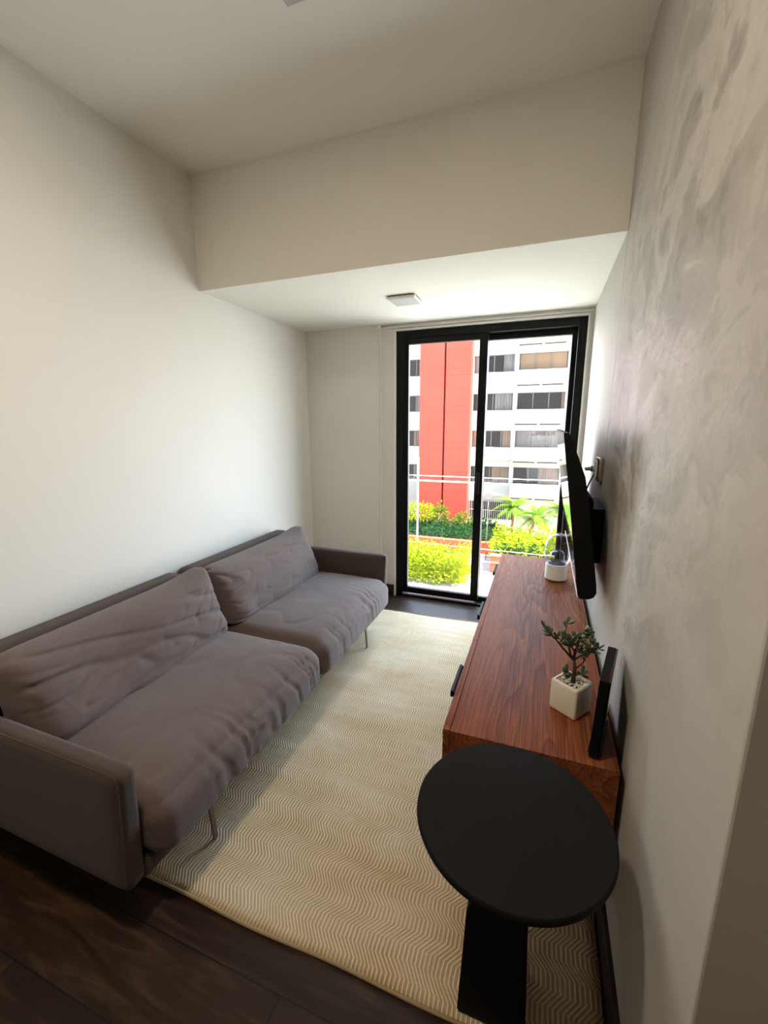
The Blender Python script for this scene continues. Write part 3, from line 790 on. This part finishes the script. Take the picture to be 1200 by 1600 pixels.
# windows
rw = random.Random(5)
for si, s in enumerate(sills):
    for bi, (a, b, n) in enumerate(bays):
        bm = BM(); y0 = FY+0.12
        box(bm, a, b, y0, y0+0.06, s, s+0.05); box(bm, a, b, y0, y0+0.06, s+WH-0.05, s+WH)
        for k in range(n+1):
            x = a+(b-a)*k/n if bi != 4 else [a, a+(b-a)*.46, a+(b-a)*.93, b][k]
            box(bm, max(a, x-0.03), min(b, x+0.03), y0, y0+0.06, s, s+WH)
        fr = obj('window', bm, M_bframe, bld)
        bm = BM(); box(bm, a+0.02, b-0.02, y0+0.025, y0+0.035, s+0.02, s+WH-0.02); obj('pane', bm, M_bglass, fr)
        # curtains inside
        cm = M_curt[3] if (bi == 3 and si == 4) else M_curt[rw.randrange(3)]
        segs = [(0.02, 0.98)] if (bi == 3 and si in (4, 6)) else ([(0.0, rw.uniform(.15, .4)), (rw.uniform(.65, .8), 1.0)] if rw.random() < .7 else [(0.55, 0.98)])
        if bi == 3 and si == 5: segs = [(0.93, 1.0)]
        for f0, f1 in segs:
            bm = BM()
            x0, x1 = a+(b-a)*f0, a+(b-a)*f1; m = max(6, int((x1-x0)*16)); prev = None
            for k in range(m+1):
                x = x0+(x1-x0)*k/m; yy = FY+0.26+(0 if cm is M_curt[3] else 0.05*math.sin(k*1.9))
                cur = (bm.verts.new((x, yy, s-0.1)), bm.verts.new((x, yy, s+WH)))
                if prev: bm.faces.new((prev[0], cur[0], cur[1], prev[1]))
                prev = cur
            obj('curtain', bm, cm, fr)
# barred ground floor opening
bm = BM(); box(bm, -5.5, -1.9, FY-0.03, FY, -6.2, -4.66); op = obj('ground_floor_opening', bm, plain('dark_opening', srgb(40, 42, 46), 0.6), bld)
bm = BM()
for k in range(22): tube(bm, [(-5.45+k*0.165, FY-0.07, -6.2), (-5.45+k*0.165, FY-0.07, -4.66)], 0.018, 5)
for z in (-6.15, -5.45, -4.7): tube(bm, [(-5.5, FY-0.07, z), (-1.9, FY-0.07, z)], 0.02, 5)
obj('window_bars', bm, M_bwhite, op)

# greenery helpers
def leafmat(name, c, tr=0.35):
    k = NT(name); n = k.noise(k.coord(), 1.7, 3); n2 = k.noise(k.coord(), 14, 2)
    cc = k.mix(n2, tuple(x*0.7 for x in c[:3])+(1,), tuple(min(1, x*1.15) for x in c[:3])+(1,))
    df = k.n('ShaderNodeBsdfDiffuse'); tl = k.n('ShaderNodeBsdfTranslucent'); mx = k.n('ShaderNodeMixShader'); mx.inputs[0].default_value = tr
    k.l(cc, df.inputs[0]); k.l(cc, tl.inputs[0]); k.l(df.outputs[0], mx.inputs[1]); k.l(tl.outputs[0], mx.inputs[2]); k.l(mx.outputs[0], k.o.inputs[0]); k.t.nodes.remove(k.b)
    return k.m
G_yel = leafmat('yellow_green_leaf', srgb(150, 162, 36))
G_mid = leafmat('fresh_green_leaf', srgb(92, 128, 42))
G_palm = leafmat('palm_green', srgb(112, 148, 52))
G_dark = leafmat('deep_green_leaf', srgb(48, 84, 48))
M_trunk = plain('pale_trunk', srgb(158, 138, 112), 0.9, var=0.2)
def quad_leaf(bm, p, d_, L, W, rn):
    d_ = d_.normalized(); s = d_.cross(Vector((rn.uniform(-1, 1), rn.uniform(-1, 1), rn.uniform(-.3, 1)))).normalized()
    dn = Vector((0, 0, -0.25*L))
    a = bm.verts.new(p); b = bm.verts.new(p+d_*L*.5+s*W*.5); c = bm.verts.new(p+d_*L+dn); e = bm.verts.new(p+d_*L*.5-s*W*.5)
    bm.faces.new((a, b, c, e))
def crown(bm, c, rad, n, L, W, rn, upb=0.2):
    for i in range(n):
        v = Vector((rn.gauss(0, 1), rn.gauss(0, 1), rn.gauss(0, 1))).normalized()
        p = Vector(c)+Vector((v.x*rad[0], v.y*rad[1], v.z*rad[2]))*(rn.random()**0.4)
        quad_leaf(bm, p, v+Vector((rn.uniform(-.5, .5), rn.uniform(-.5, .5), upb)), L*rn.uniform(.6, 1.2), W*rn.uniform(.6, 1.2), rn)

# bright hedge of tall grassy plants on this side of the street
rn = random.Random(21); bm = BM()
for i in range(17000):
    x = rn.uniform(-15, -3.3); y = rn.uniform(20.9, 23.2)
    hgt = 1.75+0.3*noise.noise(Vector((x*.8, y*.8, 0)))+rn.uniform(-.35, .2)
    z = GZ + hgt*rn.uniform(0.05, 1.0)
    quad_leaf(bm, Vector((x, y, z)), Vector((rn.uniform(-.6, .6), rn.uniform(-.9, .3), rn.uniform(.2, 1))), rn.uniform(.25, .45), rn.uniform(.05, .1), rn)
hd = thing('hedge', (-8, 22, GZ), 'bright yellow green leafy hedge below the left half of the sliding door', 'hedge')
obj('foliage', bm, G_yel, hd)
bm = BM(); box(bm, -15, -3.7, 21.7, 23.0, GZ, GZ+0.8, 0.1); obj('inner_growth', bm, G_yel, hd)

M_soil = plain('planter_soil', srgb(66, 58, 40), 0.95, var=0.3, scale=6)
# coral planter wall across the street and its plants
bm = BM(); box(bm, -24, -2.55, 27.0, 27.35, GZ, -6.02, 0.04, 2); 
pw = thing('street_planter', (-9, 27.2, GZ), 'low coral red planter wall across the street left of the palms', 'planter')
obj('wall', bm, M_coral, pw)
bm = BM(); box(bm, -24, -2.55, 27.35, 33.6, GZ, -6.27); obj('soil_bed', bm, M_soil, pw)
bm = BM(); box(bm, -24, -2.6, 26.72, 26.98, GZ+0.02, GZ+0.16, 0.02); tag(obj('kerb', bm, M_bwhite), 'white kerb along the foot of the far coral planter wall', 'kerb')
bm = BM(); box(bm, -2.45, 12, 24.0, 24.3, GZ, -5.92, 0.04, 2); box(bm, -2.45, 12, 24.3, 30, GZ, -6.1)
pw2 = thing('street_planter', (3, 24.2, GZ), 'nearer coral planter wall behind the console\'s far end', 'planter')
obj('wall', bm, M_coral, pw2)
bm = BM(); box(bm, -2.47, 12, 23.96, 24.34, -5.92, -5.86, 0.01); obj('coping', bm, M_bwhite, pw2)

def shrub(c, rad, n, mat, label, L=.28, W=.12, seed=1, stems_=4, group=None, z0=None, cat='shrub', name='shrub'):
    rn = random.Random(seed); base = c[2]-rad[2] if z0 is None else z0
    t = thing(name, (c[0], c[1], base), label, cat, group)
    bm = BM(); crown(bm, c, rad, n, L, W, rn); obj('foliage', bm, mat, t)
    bm = BM()
    for k in range(stems_):
        e = Vector(c)+Vector((rn.uniform(-.5, .5)*rad[0], rn.uniform(-.5, .5)*rad[1], rn.uniform(-.2, .4)*rad[2]))
        b0 = Vector((c[0]+rn.uniform(-.1, .1), c[1]+rn.uniform(-.1, .1), base))
        tube(bm, [b0, (b0+e)/2+Vector((rn.uniform(-.1, .1), 0, .1)), e], [0.05, .035, .015], 6)
    obj('stems', bm, M_trunk, t, smooth=True)
# low ground cover in the far planter
rn = random.Random(4); bm = BM()
for i in range(6000):
    p = Vector((rn.uniform(-20, -2.7), rn.uniform(27.4, 31.5), -6.25+rn.uniform(0.0, .55)))
    quad_leaf(bm, p, Vector((rn.uniform(-1, 1), rn.uniform(-1, .4), rn.uniform(.1, 1))), rn.uniform(.2, .45), rn.uniform(.08, .16), rn)
gc = obj('ground_cover', bm, G_dark); tag(gc, 'dark green ground cover filling the far coral planter', 'ground cover', kind='stuff')
shrub((-8.6, 30.4, -4.95), (1.55, 1.2, .60), 900, G_yel, 'spreading yellow green small tree in front of the red tower\'s left edge', seed=3, z0=-6.25, cat='tree', name='small_tree')
shrub((-6.85, 30.6, -5.25), (.55, .5, 1.0), 360, G_mid, 'slim green shrub in front of the red tower\'s dark groove', seed=5, z0=-6.25)
shrub((-5.1, 30.6, -5.6), (.75, .6, .75), 420, G_mid, 'round green shrub at the red tower\'s right foot', seed=6, z0=-6.25)
shrub((-3.9, 30.8, -5.75), (.6, .5, .55), 320, G_dark, 'small dark green bush below the barred ground floor opening', seed=8, z0=-6.25)
rn = random.Random(9); bm = BM()
for i in range(5200):
    x, y = rn.uniform(-2.5, 7.5), rn.uniform(24.1, 27.5)
    z = -5.95+rn.uniform(.0, 1.0)*(1.05+.35*noise.noise(Vector((x*.7, y*.7, 2))))
    quad_leaf(bm, Vector((x, y, z)), Vector((rn.uniform(-1, 1), rn.uniform(-1, .4), rn.uniform(.1, 1))), rn.uniform(.2, .38), rn.uniform(.07, .15), rn)
rbs = thing('hedge', (2, 25.6, -5.95), 'lime green bushy hedge in the nearer coral planter under the palms', 'hedge')
obj('foliage', bm, G_yel, rbs)
bm = BM(); box(bm, -2.3, 7.3, 24.5, 27.3, -6.1, -5.45, .15); obj('inner_growth', bm, G_dark, rbs)

def palm(x, y, zb, zt2, spread, label, seed, lean_=0.3):
    rn = random.Random(seed)
    t = thing('palm_tree', (x, y, zb), label, 'palm tree', 'palms in front of the apartment block')
    bm = BM(); tx = x+lean_
    tube(bm, [(x, y, zb), (x+lean_*.3, y, zb+(zt2-zb)*.4), (tx, y, zt2)], [.11, .085, .075], 8); obj('trunk', bm, M_trunk, t, smooth=True)
    bm = BM(); c = Vector((tx, y, zt2))
    for k in range(26):
        az = k*2.4+rn.uniform(-.2, .2); el = rn.uniform(-.35, 1.35); Lf = spread*rn.uniform(.8, 1.1)
        dh = Vector((math.cos(az), math.sin(az), 0)); pts = []
        for i in range(13):
            f = i/12; pts.append(c + dh*(Lf*f*math.cos(el*(1-f*.3))) + Vector((0, 0, Lf*(math.sin(el)*f - .62*f*f))))
        tube(bm, pts[::3]+[pts[-1]], .012, 4)
        for i in range(1, 13):
            tg = (pts[i]-pts[i-1]).normalized(); sd3 = tg.cross(Vector((0, 0, 1))).normalized()
            for s in (-1, 1):
                for kk in (0, .5):
                    p = pts[i-1].lerp(pts[i], kk)
                    e = (sd3*s + tg*.55 + Vector((0, 0, -.35))).normalized(); ll = .42*spread*math.sin(min(1, (i+1)/12)*2.6+.4)*.62
                    a = bm.verts.new(p-tg*.035); b = bm.verts.new(p+tg*.035); cc = bm.verts.new(p+e*ll)
                    bm.faces.new((a, b, cc))
    obj('fronds', bm, G_palm, t)
palm(-1.75, 31.0, -6.3, -4.35, 2.0, 'left and tallest of the three palms in front of the white balconies', 31, 0.05)
palm(-0.55, 30.4, -6.3, -4.75, 1.75, 'middle leaning palm left of the television in front of the white balconies', 32, 0.45)
palm(1.35, 31.2, -6.3, -4.3, 1.9, 'rightmost palm partly hidden behind the television', 33, 0.0)

# street things
M_cable = plain('white_cable', srgb(235, 232, 226), 0.6)
for z, rr, lab in ((-1.66, .028, 'upper thin pale overhead street cable crossing the red tower'), (-1.98, .05, 'lower thicker pale overhead street cable crossing the red tower')):
    bm = BM(); tube(bm, [(x, 26, z-0.05*math.sin((x+30)/60*math.pi)) for x in range(-30, 31, 4)], rr, 6); tag(obj('street_cable', bm, M_cable, smooth=True), lab, 'cable', 'overhead street cables')
for z, y, lab in ((-5.55, 23.85, 'thin pale cable crossing in front of the far coral planter wall'), (-6.20, 23.6, 'thin pale cable crossing low in front of the lime green bushy hedge')):
    bm = BM(); tube(bm, [(x, y, z-0.004*x) for x in range(-30, 31, 6)], .022, 6); tag(obj('street_cable', bm, M_cable, smooth=True), lab, 'cable', 'overhead street cables')
bm = BM(); tube(bm, [(-7.47, 26.3, GZ), (-7.47, 26.3, -.58)], .06, 10); tag(obj('street_pole', bm, M_cable, smooth=True), 'slender pale pole standing in front of the small yellow green tree', 'pole')
sg = thing('street_sign', (-2.98, 26.3, GZ), 'round grey sign on a thin pole seen beside the door\'s middle frame', 'sign')
bm = BM(); tube(bm, [(-2.98, 26.35, GZ), (-2.98, 26.35, -2.8)], .03, 8); obj('pole', bm, M_bframe, sg, smooth=True)
bm = BM(); lathe(bm, [(.0001, -.015), (.22, -.015), (.22, .015), (.0001, .015)], 0, 0, 24)
bmesh.ops.rotate(bm, verts=bm.verts, cent=(0, 0, 0), matrix=Matrix.Rotation(math.pi/2, 3, 'X')); bmesh.ops.translate(bm, verts=bm.verts, vec=(-2.98, 26.3, -2.84)); obj('disc', bm, M_bframe, sg)
